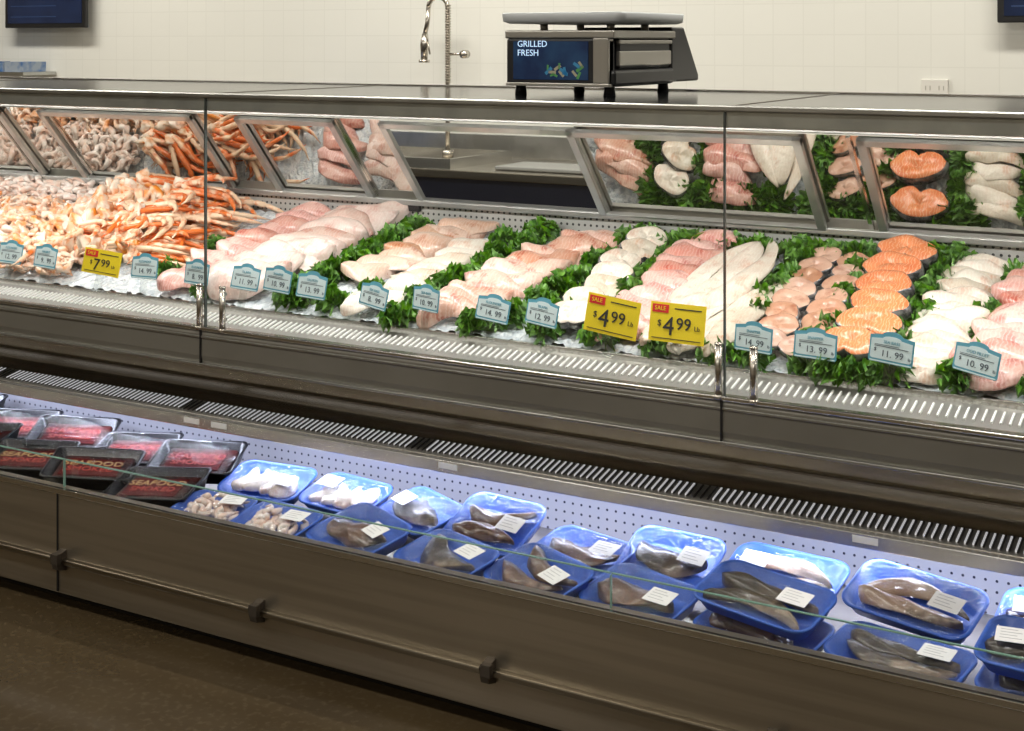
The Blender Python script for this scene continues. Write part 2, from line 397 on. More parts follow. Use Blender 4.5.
def O(a,name,mats): return a.obj(name,mats,None,True)
a=Acc(); shingle(a,(-3.10,3.34),(-3.01,3.86),11,.20,.11,.032,.45,11); O(a,'pink_fillet_row',pink2)
a=Acc(); shingle(a,(-2.87,3.34),(-2.74,3.86),11,.25,.16,.058,.30,12,lift=.042); O(a,'cod_fillet_row',cod)
a=Acc(); shingle(a,(-2.50,3.52),(-2.36,3.86),8,.20,.11,.034,.5,13); O(a,'beige_fillet_row',beige)
a=Acc(); shingle(a,(-2.36,3.33),(-2.23,3.72),8,.19,.10,.028,.6,14); O(a,'white_fillet_row',whitef)
a=Acc(); shingle(a,(-2.10,3.34),(-1.88,3.83),12,.23,.135,.042,.55,15,lift=.030); O(a,'pink_fillet_row',pink)
def steak(a,c,w,h,t,rot,seed,notch=.4,nt_=36):
    r=random.Random(seed); m=Matrix.Translation(c)@Euler(rot).to_matrix().to_4x4()
    ring=[]; p1=r.uniform(0,6)
    for k in range(nt_):
        th=2*pi*k/nt_; d=((th-1.5*pi+pi)%(2*pi))-pi
        rr=1-notch*math.exp(-(d/.22)**2)+.035*sin(3*th+p1)+.025*sin(5*th+p1*2)
        ring.append((cos(th)*w/2*rr*(1.0 if sin(th)>-.2 else .93),sin(th)*h/2*rr))
    cy=h*.08; vs=[];fs=[];mi=[]
    lv=[(.08,t/2*.6),(.2,t/2*1.05),(.55,t/2*1.15),(.86,t/2*1.05),(.945,t/2*.85),(1.0,t*.2),(1.0,-t*.3),(.93,-t/2)]
    for sc,z in lv:
        for k,(x,y) in enumerate(ring): vs.append(m@Vector((x*sc,cy+(y-cy)*sc,z+.002*sin(x*70+seed)-.36*(x*x))))
    n=nt_
    for l in range(len(lv)-1):
        for k in range(n):
            q=(k+1)%n; fs.append((l*n+k,l*n+q,(l+1)*n+q,(l+1)*n+k)); mi.append(1 if l>=4 else 0)
    fs.append(tuple(range(n))); mi.append(0); q=(len(lv)-1)*n; fs.append(tuple(range(q+n-1,q-1,-1))); mi.append(0)
    a.add(vs,fs,mi)
a=Acc(); r=random.Random(5)
for i in range(7):
    y=3.84-i*.08; steak(a,(-1.72+.015*sin(i*2),y,zd(y)+.034),.13,.10,.026,(SL+.30,r.uniform(-.1,.1),r.uniform(-.4,.4)+.4),i,.25)
O(a,'whitefish_steak_row',[whitef,skin])
a=Acc(); shingle(a,(-1.57,3.34),(-1.51,3.86),11,.19,.125,.044,.3,16,lift=.03); O(a,'rosy_fillet_row',pink2)
a=Acc(); r=random.Random(9)
for i in range(7):
    x=-1.45+.056*(i%4)+r.uniform(-.01,.01); y=3.50+.13*(i//4)+r.uniform(-.02,.03)
    fillet(a,(x,y,zd(y)+.020+.022*(i//4)),.46,.10,.040,(0,-SL,pi/2+r.uniform(-.12,.0)-.1),300+i,taper=-.1 if i%2 else .4,nu=24,groove=.9)
O(a,'long_white_fillet_pile',whitef)
a=Acc()
for i in range(8):
    for cidx in range(2):
        y=3.84-i*.068-.03*cidx; steak(a,(-1.18+.10*cidx+r.uniform(-.008,.008),y,zd(y)+.024),.11,.075,.018,(SL+.34+r.uniform(-.1,.1),r.uniform(-.1,.1),r.uniform(-.5,.5)),i+cidx*9,.2)
O(a,'swordfish_steak_rows',[steakm,skin])
a=Acc()
for i in range(6):
    y=3.87-i*.105; steak(a,(-.955+r.uniform(-.016,.016),y,zd(y)+.040),.168,.108,.038,(SL+.24+r.uniform(-.06,.06),r.uniform(-.08,.08),r.uniform(-.3,.3)),i+40,.42)
O(a,'salmon_steak_row',[salm,skin])
a=Acc(); shingle(a,(-.79,3.33),(-.745,3.87),15,.17,.095,.032,.2,18,jit=.08); O(a,'white_fillet_row',whitef)
a=Acc(); shingle(a,(-.625,3.34),(-.575,3.86),11,.19,.125,.042,.3,19,lift=.03); O(a,'rosy_fillet_row',pink2)
a=Acc(); shingle(a,(-.40,3.33),(-.36,3.86),10,.18,.13,.042,.3,20); O(a,'cod_fillet_row',cod)
a=Acc(); shingle(a,(-.16,3.33),(-.12,3.86),10,.18,.13,.042,.3,21); O(a,'beige_fillet_row',beige)
a=Acc(); shingle(a,(.08,3.33),(.12,3.86),10,.18,.13,.042,.3,22); O(a,'cod_fillet_row',cod)
a=Acc(); shingle(a,(.34,3.33),(.38,3.86),10,.18,.13,.042,.3,23); O(a,'pink_fillet_row',pink)

# ---- crab legs
def updown(name,top,bot,extra):
    m,t,b=nt(name)
    g=t.nodes.new('ShaderNodeNewGeometry')
    tc=t.nodes.new('ShaderNodeTexCoord'); n=t.nodes.new('ShaderNodeTexNoise'); n.inputs['Scale'].default_value=extra; t.links.new(tc.outputs['Object'],n.inputs['Vector'])
    ad=t.nodes.new('ShaderNodeMath'); ad.operation='ADD'; t.links.new(n.outputs['Fac'],ad.inputs[0])
    mu=t.nodes.new('ShaderNodeMath'); mu.operation='MULTIPLY'; mu.inputs[1].default_value=.48; t.links.new(g.outputs['Random Per Island'],mu.inputs[0])
    t.links.new(mu.outputs[0],ad.inputs[1])
    mr=t.nodes.new('ShaderNodeMapRange'); mr.inputs[1].default_value=.63; mr.inputs[2].default_value=.82; t.links.new(ad.outputs[0],mr.inputs[0])
    x=t.nodes.new('ShaderNodeMix'); x.data_type='RGBA'; t.links.new(mr.outputs[0],x.inputs[0]); x.inputs[6].default_value=rgb(top); x.inputs[7].default_value=rgb(bot)
    t.links.new(x.outputs[2],b.inputs['Base Color']); b.inputs['Roughness'].default_value=.32; b.inputs['Coat Weight'].default_value=.4
    return m
crabm=updown('crab_shell_orange',(.66,.145,.02),(.78,.56,.38),26)
crabw=M('crab_shell_cream',(.80,.68,.56),.4,col2=(.74,.32,.13),ns=22,coat=.3,island=.1)
def crableg(a,o,yaw,pitch,s,r):
    p=Vector(o); pts=[p.copy()]; rad=[.010*s]
    segs=[(.022,.012,0),(.010,.008,.1),(.012,.0115,0),(.075,.0115,.0),(.008,.007,.0),(.010,.0105,.45),(.028,.010,.0),(.006,.006,.0),(.010,.009,.2),(.055,.007,.1),(.006,.0045,0),(.040,.001,.3)]
    side=1 if r.random()<.5 else -1; y=yaw; z=pitch
    for L,rd,b in segs:
        y+=side*b+r.uniform(-.06,.06); z-=b*.3
        d=Vector((cos(y)*cos(z),sin(y)*cos(z),sin(z)))
        p=p+d*L*s; p.y=min(p.y,3.93); p.z=max(p.z,zd(p.y)+.0)
        pts.append(p.copy()); rad.append(rd*s)
    a.tube(pts,rad,8,0)
def blob(a,c,s,r,mi=1):
    n1,n2=9,11; vs=[];fs=[]; ph=[r.uniform(0,6) for _ in range(4)]
    m=Matrix.Translation(c)@Euler((r.uniform(0,6),r.uniform(0,6),0)).to_matrix().to_4x4()
    for i in range(n1+1):
        t=pi*(i+.001)/(n1+.002)
        for j in range(n2):
            f=2*pi*j/n2; q=1+.28*sin(3*f+ph[0])*sin(t)+.2*sin(5*t+ph[1])+.12*sin(7*f+4*t+ph[2])
            vs.append(m@Vector((s*1.5*sin(t)*cos(f)*q,s*sin(t)*sin(f)*q,s*.7*cos(t)*q)))
    for i in range(n1):
        for j in range(n2):
            k=(j+1)%n2; fs.append((i*n2+j,i*n2+k,(i+1)*n2+k,(i+1)*n2+j))
    a.add(vs,fs,mi)
a=Acc(); r=random.Random(21)
for i in range(88):
    x=r.uniform(-3.95,-3.34); y=r.uniform(3.40,3.82); hump=.13*(1-abs((x+3.64)/.38)**2)*(.3+.7*(y-3.40)/.44)
    base=(x,y,zd(y)+.012+max(0,hump)*r.uniform(.6,1.1))
    yaw=.45+r.uniform(-.8,.8); pit=r.uniform(-.15,.25)
    blob(a,base,.025,r)
    for k in range(3):
        crableg(a,(base[0],base[1]+.018*(k-1),base[2]+.006*k),yaw+.2*(k-1),pit,r.uniform(.85,1.1),r)
for i in range(30):
    x=r.uniform(-3.95,-3.5); y=r.uniform(3.38,3.75); hump=.12*(1-abs((x+3.64)/.38)**2)*(.3+.7*(y-3.40)/.44)
    blob(a,(x,y,zd(y)+.03+max(0,hump)),.026,r)
O(a,'crab_leg_pile',[crabm,crabw])
shr=M('cooked_shrimp',(.80,.40,.21),.32,col2=(.84,.68,.56),ns=30,island=.12,coat=.5,lo=.35,hi=.6)
shr2=M('raw_shrimp_pale',(.82,.60,.50),.32,col2=(.84,.76,.70),ns=30,island=.10,coat=.5)
def shrimp(a,c,s,r):
    m=Matrix.Translation(c)@Euler((r.uniform(-.5,.5),r.uniform(-.5,.5),r.uniform(0,6.28))).to_matrix().to_4x4()
    pts=[];rad=[]
    for i in range(13):
        u=i/12; t=u*2.5
        pts.append(m@Vector((cos(t)*.021*s,sin(t)*.021*s,.004*sin(u*3))))
        rad.append(s*(.0125*(1-u*.72)*(1.08 if i%2 else .90) if i else .006))
    tip=pts[-1]; d=(pts[-1]-pts[-2]).normalized()
    a.tube(pts,rad,8)
    sd=m.to_3x3()@Vector((0,0,1))
    o=d.cross(sd)
    for q in (-1,0,1):
        a.tube([tip,tip+(d+o*q*.5)*.009*s,tip+(d+o*q*.7)*.016*s],[.003*s,.0045*s,.001*s],5)
a=Acc()
for i in range(520):
    x=r.uniform(-4.75,-3.86); y=r.uniform(3.33,3.75)
    if x>-3.98 and y>3.5: continue
    h=.055*(1-((x+4.25)/.55)**2)
    shrimp(a,(x,y,zd(y)+.008+max(0,h)*r.random()),r.uniform(1,1.35),r)
for i in range(80):
    x=r.uniform(-3.9,-3.62); y=r.uniform(3.31,3.46); shrimp(a,(x,y,zd(y)+.01+.02*r.random()),1.2,r)
for i in range(90):
    x=r.uniform(-4.7,-3.85); y=r.uniform(3.36,3.74); blob(a,(x,y,zd(y)+.045),.021,r,1)
O(a,'cooked_shrimp_pile',[shr,crabw])
a=Acc()
for i in range(420):
    x=r.uniform(-4.95,-3.98); y=r.uniform(3.76,3.91)
    shrimp(a,(x,y,zd(y)+.01+.05*r.random()),r.uniform(1,1.4),r)
for i in range(300):
    x=r.uniform(-6.2,-4.8); y=r.uniform(3.35,3.9)
    shrimp(a,(x,y,zd(y)+.01+.04*r.random()),r.uniform(1.1,1.5),r)
O(a,'pale_shrimp_pile',shr2)

# ---- curly kale
kalem=M('kale_leaf',(.050,.17,.018),.42,col2=(.20,.42,.06),ns=55,island=.40,coat=.15,lo=.35,hi=.65)
def kaleclump(a,x,y,s,r,nl=15):
    z0=zd(y)-.002
    for l in range(nl):
        yaw=r.uniform(0,6.28); pit=math.asin(r.uniform(.12,1))*.95; sz=s*r.uniform(.65,.95)
        m=Matrix.Translation((x+r.uniform(-.012,.012),y+r.uniform(-.012,.012),z0))@Matrix.Rotation(yaw,4,'Z')@Matrix.Rotation(-pit,4,'Y')@Matrix.Rotation(r.uniform(-.8,.8),4,'X')
        nr,nn=4,22; vs=[];fs=[]; ph=r.uniform(0,6)
        for i in range(nr+1):
            q=.15+.85*i/nr
            for j in range(nn+1):
                th=(2*j/nn-1)*1.15
                ru=q**2.5
                rr=sz*q*(1-.12*abs(th)+.08*ru*sin(th*21+ph))
                vs.append(m@Vector((rr*cos(th)-sz*.12*ru,rr*sin(th)*.85,sz*.26*ru*sin(th*14+ph)+sz*.10*ru*sin(th*33+ph)-sz*.22*(th*th)*q)))
        for i in range(nr):
            for j in range(nn):
                p=i*(nn+1)+j; fs.append((p,p+1,p+nn+2,p+nn+1))
        a.add(vs,fs)
a=Acc(); r=random.Random(33)
def kcol(x0,y0,x1,y1,n,s=.06):
    n=max(2,int(round(n*1.15))); s*=1.14
    for i in range(n):
        u=i/max(1,n-1); kaleclump(a,x0+(x1-x0)*u+r.uniform(-.015,.015),y0+(y1-y0)*u+r.uniform(-.015,.015),s*r.uniform(.9,1.2),r)
kcol(-3.25,3.42,-3.20,3.60,2,.05); kcol(-2.98,3.33,-2.92,3.45,2,.05)
kcol(-2.68,3.34,-2.56,3.86,8,.062); kcol(-2.50,3.33,-2.44,3.42,2,.058); kcol(-2.24,3.31,-2.22,3.4,2,.055)
kcol(-2.26,3.42,-2.12,3.82,5,.058); kcol(-2.22,3.84,-2.10,3.89,2,.058)
kcol(-1.98,3.31,-1.93,3.36,2,.062); kcol(-1.88,3.48,-1.80,3.86,5,.060); kcol(-1.80,3.31,-1.78,3.40,2,.06)
kcol(-1.64,3.32,-1.62,3.88,7,.058); kcol(-1.74,3.89,-1.4,3.89,4,.062)
kcol(-1.47,3.31,-1.40,3.86,5,.055); kcol(-1.27,3.55,-1.25,3.90,5,.062); kcol(-1.22,3.89,-1.03,3.90,4,.062); kcol(-1.30,3.31,-1.20,3.31,2,.052)
kcol(-1.04,3.32,-1.04,3.88,7,.062); kcol(-.99,3.30,-.95,3.30,1,.055); kcol(-.862,3.31,-.86,3.90,8,.062)
kcol(-.70,3.31,-.67,3.40,2,.065); kcol(-.68,3.55,-.66,3.88,4,.055); kcol(-.98,3.91,-.82,3.91,3,.06)
kcol(-.52,3.31,-.48,3.88,7,.06); kcol(-.28,3.31,-.26,3.88,6,.06); kcol(-.02,3.31,-.0,3.88,6,.06); kcol(.23,3.31,.23,3.88,6,.06)
a.obj('kale_garnish',kalem,None,True,fixn=False)

# ------------------------------------------------------------ price tags
tagw=M('tag_card_white',(.60,.71,.73),.45); tagb=M('tag_print_blue',(.10,.32,.42),.45); tagk=M('tag_ink_black',(.06,.08,.11),.5); tagkk=M('tag_ink_dark',(.02,.02,.02),.5)
tagy=M('tag_card_yellow',(.74,.56,.015),.45); tagr=M('tag_print_red',(.60,.02,.02),.45); acr=glassmat('clear_acrylic',(.93,.95,.95),.08,.6)
def tagoutline(w,h,bump,inset=0):
    pts=[]
    w2=w/2-inset; h2=h/2-inset
    for k in range(5): t=pi+ (pi/2)*k/4; pts.append((-w2+.006+.006*cos(t),-h2+.006+.006*sin(t)))
    for k in range(5): t=1.5*pi+(pi/2)*k/4; pts.append((w2-.006+.006*cos(t),-h2+.006+.006*sin(t)))
    pts.append((w2,h2-.004))
    pts.append((w2*.45,h2))
    for k in range(1,8): t=pi*k/8; pts.append((w2*.45*cos(t),h2+bump*sin(t)))
    pts.append((-w2*.45,h2)); pts.append((-w2,h2-.004))
    return pts
def plate(a,pts,y0,y1,mi):
    n=len(pts); vs=[(p[0],y0,p[1]) for p in pts]+[(p[0],y1,p[1]) for p in pts]
    a.add(vs,[tuple(range(n)),tuple(range(2*n-1,n-1,-1))]+[(i,i+n,(i+1)%n+n,(i+1)%n) for i in range(n)],mi)
tags=[(-3.98,.905,0,'7.99'),(-3.803,.905,0,'12.99'),(-3.636,.904,0,'9.99'),(-3.379,.907,1,'7.99'),(-3.192,.906,0,'14.99'),(-2.975,.905,0,'8.99'),(-2.781,.906,0,'11.99'),(-2.658,.910,0,'10.99'),(-2.532,.903,0,'13.99'),(-2.311,.894,0,'8.99'),(-2.134,.902,0,'10.99'),(-1.918,.894,0,'14.99'),(-1.767,.898,0,'12.99'),(-1.562,.910,2,'4.99'),(-1.381,.910,2,'4.99'),(-1.18,.893,0,'14.99'),(-1.025,.893,0,'13.99'),(-.844,.901,0,'11.99'),(-.652,.899,0,'10.99'),(-.44,.899,0,'9.99'),(-.2,.899,0,'12.99')]
r=random.Random(3)
for i,(x,z,kind,pr_) in enumerate(tags):
    e=empty('price_tag',(x,3.265,z)); far=x<-2.4
    sc_=.90 if kind==0 else .93
    e.scale=(sc_*(.86 if far and kind==0 else 1),sc_,sc_*(1.08 if far and kind==0 else 1))
    e.rotation_euler=(r.uniform(-.22,-.10),r.uniform(.0,.13),(r.uniform(.05,.35) if far else r.uniform(-.30,.0)) if kind!=2 else -.05)
    if kind==2: e.rotation_euler[1]=.10 if x<-1.5 else 0.0
    a=Acc()
    if kind==0:
        plate(a,tagoutline(.118,.072,.010),-.001,.001,1); plate(a,tagoutline(.111,.056,.007,.001),-.0018,-.0008,0)
        a.box(-.055,.055,-.0021,-.001,-.0345,-.0315,0)
        o=a.obj('card',[tagw,tagb],e,False)
        text('$',.013,tagk,e,(-.042,-.0024,-.004),name='currency')
        d,c=pr_.split('.')
        text(d+'.',.024,tagk,e,(-.012,-.0024,-.012),name='price'); text(c,.024,tagk,e,(.022,-.0024,-.012),name='cents')
        text(r.choice(['COD FILLET','SEA BASS','TILAPIA','SALMON','SNAPPER','HALIBUT','FLOUNDER']),.011,tagb,e,(0,-.0024,.018),name='title')
        a=Acc(); a.box(-.045,.045,-.0024,-.0018,.005,.0065); a.box(-.045,.02,-.0024,-.0018,.009,.0102); a.obj('fine_print',tagk,e,False)
        text('lb',.011,tagk,e,(.049,-.0024,-.016),name='unit'); w,h=.118,.072
    else:
        w,h=(.165,.105) if kind==2 else (.15,.085)
        pts=[(-w/2,-h/2),(w/2,-h/2),(w/2,h/2),(-w/2,h/2)]; plate(a,pts,-.001,.001,0)
        a.box(-w/2+.006,-w/2+.055,-.0022,-.001,h/2-.028,h/2-.006,1)
        a.box(-w/2+.01,w/2-.01,-.002,-.001,-h/2+.008,-h/2+.010,2)
        a.box(-.01,w/2-.012,-.002,-.001,h/2-.016,h/2-.013,2)
        a.obj('card',[tagy,tagr,tagkk],e,False)
        text('SALE',.016,tagy,e,(-w/2+.03,-.0026,h/2-.017),name='sale_word')
        d,c=pr_.split('.'); q=1 if kind==2 else .8
        text('$',.024*q,tagkk,e,(-.052*q,-.0024,-.004),name='currency')
        text(d,.070*q,tagkk,e,(-.024*q,-.0024,-.012),name='price',ext=.0007); text(c,.046*q,tagkk,e,(.020*q,-.0024,-.003),name='cents',ext=.0007)
        text('Lb',.018*q,tagkk,e,(.060*q,-.0024,-.010),name='unit')
    a=Acc(); a.box(-.03,.03,.0015,.003,-h/2-.005,h/2); a.box(-.016,.016,.0015,.003,-h/2-.055,-h/2); a.box(-.022,.022,-.012,.02,-h/2-.057,-h/2-.054)
    a.obj('clear_stand',acr,e,False)

# ------------------------------------------------------------ lower trays
foam=M('blue_foam',(.035,.11,.48),.42,col2=(.045,.135,.56),ns=15); foamb=M('black_tray_plastic',(.006,.006,.008),.3)
fishbr=fl('brown_fish_skin',(.085,.042,.018),(.23,.13,.07),(.03,.018,.01),coat=.5,ns=14,ns3=22)
fishgr=fl('dark_fish_skin',(.04,.032,.018),(.14,.105,.06),(.36,.27,.18),coat=.5,ns=12,ns3=12)
fishpk=fl('trimmed_fish_belly',(.42,.27,.18),(.56,.45,.34),(.07,.05,.035),coat=.5,ns3=12)
labm=M('paper_label',(.88,.88,.88),.6); redm=M('red_print',(.50,.03,.015),.6); tan=M('tan_print',(.55,.32,.12),.6)
inkm=M('label_ink',(.45,.45,.48),.6); packm=M('pack_meat',(.06,.012,.010),.6,col2=(.012,.006,.006),ns=30,spec=.2); marm=M('label_maroon',(.09,.005,.005),.7,spec=.1)
def rrect(w,h,rad,n=6):
    pts=[]
    for (cx,cy,t0) in ((w/2-rad,h/2-rad,0),(-w/2+rad,h/2-rad,pi/2),(-w/2+rad,-h/2+rad,pi),(w/2-rad,-h/2+rad,1.5*pi)):
        for k in range(n+1): t=t0+pi/2*k/n; pts.append((cx+rad*cos(t),cy+rad*sin(t)))
    return pts
def tray(name,x,y,z,yaw,pitch,roll,L,W,kind,seed,Hh=.036):
    r=random.Random(seed); e=empty(name,(x,y,z)); e.rotation_euler=(pitch,roll,yaw)
    a=Acc(); c=.4 if kind=='bag' else .85
    rings=[(L-.06,W-.06,.004,.030*c),(L-.045,W-.045,.006,.035*c),(L-.018,W-.018,Hh-.002,.045*c),(L-.008,W-.008,Hh+.001,.048*c),(L,W,Hh,.05*c),(L,W,Hh-.004,.05*c),(L-.012,W-.012,Hh-.007,.046*c),(L-.040,W-.040,0,.035*c)]
    vs=[];fs=[]
    for (w,h,zz,rd) in rings:
        p=rrect(w,h,rd); n=len(p); vs+= [(q[0],q[1],zz) for q in p]
    for l in range(len(rings)-1):
        for k in range(n): q=(k+1)%n; fs.append((l*n+k,l*n+q,(l+1)*n+q,(l+1)*n+k))
    fs.append(tuple(range(n))); q=(len(rings)-1)*n; fs.append(tuple(range(q+n-1,q-1,-1)))
    a.add(vs,fs); a.obj('tray',foamb if kind=='bag' else foam,e,True)
    a=Acc()
    if kind=='fish':
        k=r.choice([1,1,2]); m_=r.choice([fishbr,fishgr,fishbr])
        for i in range(k): fillet(a,(r.uniform(-.012,.012)-.01,(i-(k-1)/2)*.06,.022),L*.78,(.105 if k==1 else .066),.050,(0,0,r.uniform(-.2,.2)),seed+i,taper=.45,nu=20,groove=0)
        a.obj('fish_piece',m_,e,True)
    elif kind=='long':
        for i in range(2): fillet(a,(0,(i-.5)*.052,.022),L*.82,.068,.046,(0,0,r.uniform(-.06,.06)),seed+i,taper=.5,nu=20,groove=0)
        a.obj('fish_piece',fishgr if seed%2 else fishpk,e,True)
    elif kind=='white':
        for i in range(4): fillet(a,(-.07+.046*i,r.uniform(-.01,.01),.026),W*.62,.065,.032,(.2,0,pi/2+r.uniform(-.3,.3)),seed+i)
        a.obj('fillet_pieces',whitef,e,True)
    elif kind=='shrimp':
        for i in range(32): shrimp(a,(r.uniform(-L*.34,L*.34),r.uniform(-W*.3,W*.3),.018+.018*r.random()),.95,r)
        a.obj('shrimp_pieces',shr2,e,True)
    elif kind=='bag':
        a.box(-L*.40,L*.40,-W*.38,W*.38,.012,.030); a.obj('vacuum_pack',packm,e,False,bevel=.008)
        a=Acc(); a.box(-L*.34,L*.30,-W*.28,W*.24,.031,.0325); a.obj('pack_label',marm,e,False)
        text('SEAFOOD',.040,redm if seed%2 else tan,e,(-.005,.018,.0335),(0,0,0),name='label_word'); text('SMOKED',.036,redm,e,(-.005,-.018,.0335),(0,0,0),name='label_word_small')
    if kind!='bag':
        a=Acc(); lx=L*.26*(1 if r.random()<.85 else -1); m=Matrix.Translation((lx,r.uniform(-.015,.025),.0525))@Matrix.Rotation(r.uniform(-.2,.2),4,'Z')
        a.box(-.035,.035,-.026,.026,-.0004,.0004,0,m)
        for k in range(4): a.box(-.026,.008+.01*(k%2),.0165-.010*k,.0178-.010*k,.0004,.0007,1,m)
        a.obj('label',[labm,inkm],e,False)
    a=Acc(); nx,ny=14,10; p=[]
    for j in range(ny+1):
        for i in range(nx+1):
            u=2*i/nx-1;v=2*j/ny-1
            edge=(1-u**4)*(1-v**4)
            p.append((u*(L/2-.004)*(1-.06*v**4),v*(W/2-.004)*(1-.08*u**4),Hh+.001+.014*edge+r.uniform(-.0015,.0015)))
    fs=[(j*(nx+1)+i,j*(nx+1)+i+1,(j+1)*(nx+1)+i+1,(j+1)*(nx+1)+i) for j in range(ny) for i in range(nx)]
    a.add(p,fs); a.obj('plastic_wrap',film2 if kind=='bag' else film,e,True,fixn=False)
    return e
P='packaged_fish_tray'
Z0=.272
tr=[('packaged_fillet_tray',-2.655,3.22,.10,.26,'white',.27,.18),('packaged_fillet_tray',-2.385,3.24,-.12,.26,'white',.26,.17),
('packaged_shrimp_tray',-2.66,2.985,.12,.12,'shrimp',.22,.18),('packaged_shrimp_tray',-2.43,2.98,-.05,.15,'shrimp',.23,.18),
(P,-2.12,3.22,-.45,.28,'fish',.26,.17),(P,-2.165,3.0,-.42,.26,'fish',.28,.20),(P,-1.87,3.20,-.10,.42,'fish',.25,.20),
(P,-1.885,2.985,-.32,.20,'fish',.26,.18),(P,-1.62,2.985,-.42,.26,'fish',.27,.18),(P,-1.60,3.17,-.25,.22,'fish',.26,.18),
(P,-1.37,3.21,-.05,.40,'fish',.25,.19),(P,-1.355,2.99,-.30,.24,'fish',.27,.18)]
for i,(nm,x,y,yaw,pit,kind,L,W) in enumerate(tr):
    tray(nm,x,y,Z0+W/2*sin(pit)+.004,yaw,pit,0,L,W,kind,50+i)
tray(P,-1.055,2.985,Z0+.012,-.15,.08,0,.29,.18,'fish',71)
tray(P,-1.06,3.01,Z0+.075,-.20,.22,.04,.30,.18,'long',73)
tray(P,-1.09,3.25,Z0+.045,-.1,.3,0,.29,.16,'long',72)
tray(P,-.755,2.99,Z0+.015,-.18,.10,0,.30,.17,'long',75)
tray(P,-.77,3.19,Z0+.065,-.18,.32,.05,.30,.18,'long',76)
tray(P,-.45,3.0,Z0+.015,-.1,.12,0,.28,.18,'fish',76)
tray(P,-.455,3.02,Z0+.075,-.1,.2,0,.28,.18,'fish',77)
tray(P,-.46,3.23,Z0+.055,-.1,.32,0,.28,.18,'fish',78)
for i in range(3): tray(P,-.12+.31*i,3.0,Z0+.015,-.1,.12,0,.28,.18,'fish',80+i); tray(P,-.12+.31*i,3.23,Z0+.045,-.1,.3,0,.28,.18,'long',90+i)
B='black_packaged_seafood_tray'
for i,(x,y) in enumerate([(-2.90,3.02),(-2.93,3.22),(-3.17,3.03),(-3.20,3.23),(-3.45,3.03),(-3.47,3.23),(-3.73,3.05),(-3.75,3.24),(-4.01,3.06),(-4.03,3.25),(-4.3,3.06),(-4.32,3.25),(-4.6,3.06)]):
    tray(B,x,y,Z0+.026+.012*((i*3)%4)*.6,.40+.12*(i%3-1),.16+.05*(i%2),.05*((i%3)-1),.27,.20,'bag',100+i,Hh=.045)

# ------------------------------------------------------------ weighing scale
sc=empty('deli_weighing_scale',(-1.885,3.80,1.463))
sm=M('scale_metal',(.50,.48,.44),.3,.8); scd=M('scale_dark',(.02,.02,.022),.3)
def sb(n,x0,x1,y0,y1,z0,z1,m,bv=.004): return bx(n,x0,x1,y0,y1,z0,z1,m,sc,bv)
a=Acc()
for x in (-.14,.15):
    for y in (-.19,.19): a.tube([(x,y,0),(x,y,.035)],[.018,.014],12)
a.obj('feet',scd,sc,True)
sb('base',-.165,.18,-.22,.21,.026,.075,scd,.01)
sb('body',-.155,.17,-.17,.20,.075,.165,scd,.008)
sb('body_side_band',.165,.178,-.18,.19,.085,.128,sm,.003)
sb('body_side_trim',.165,.180,-.185,.195,.148,.160,sm,.003)
sb('upper_frame',-.17,.185,-.235,.21,.164,.188,sm,.005)
sb('display_housing',-.165,.168,-.235,-.19,.026,.165,scd,.008)
sb('display_bezel_bottom',-.165,.172,-.238,-.20,.026,.036,sm,.002)
sb('display_bezel_side',.120,.168,-.238,-.20,.036,.165,sm,.003)
scr=M('display_screen',(.008,.02,.06),.1,emit=.35,col2=(.02,.06,.13),ns=9)
sb('display_screen',-.14,.105,-.2375,-.2345,.045,.156,scr,.001)
em=M('screen_text_light',(.55,.75,1),.4,emit=.7)
text('GRILLED\nFRESH',.026,em,sc,(-.125,-.239,.135),name='screen_words',align='LEFT')
a=Acc(); rr_=random.Random(4)
for k in range(16):
    u=rr_.uniform(-.03,.09); v=rr_.uniform(.055,.095); s=rr_.uniform(.006,.014)
    m=Matrix.Translation((u,-.238,v))@Matrix.Rotation(rr_.uniform(0,3),4,'Y'); a.box(-s,s,-.0005,.0005,-s*.35,s*.35,k%3,m)
a.obj('screen_graphics',[M('screen_green',(.06,.20,.06),.4,emit=.4),M('screen_teal',(.03,.16,.28),.4,emit=.4),M('screen_cream',(.3,.27,.18),.4,emit=.3)],sc,False)
pr('operator_keyboard',[(.20,.03),(.42,.03),(.42,.05),(.30,.200),(.20,.200)],-.14,.175,scd,sc,.006)
a=Acc()
for x in (-.1,.12):
    for y in (-.12,.12): a.tube([(x,y,.185),(x,y,.210)],.012,10)
a.obj('platter_posts',sm,sc,True)
a=Acc(); vs=[];fs=[]
for (w,h,zz,rd) in [(.30,.36,.212,.02),(.36,.42,.214,.03),(.385,.46,.234,.035),(.40,.475,.240,.04),(.405,.48,.236,.04),(.40,.475,.214,.04),(.37,.44,.208,.03),(.30,.36,.207,.02)]:
    p=rrect(w,h,rd); n=len(p); vs+=[(q[0]+.01,q[1],zz) for q in p]
for l in range(7):
    for k in range(n): q=(k+1)%n; fs.append((l*n+k,l*n+q,(l+1)*n+q,(l+1)*n+k))
fs.append(tuple(range(n))); fs.append(tuple(range(8*n-1,7*n-1,-1)))
a.add(vs,fs); a.obj('weighing_platter',M('platter_steel',(.72,.75,.77),.4,.1),sc,True)

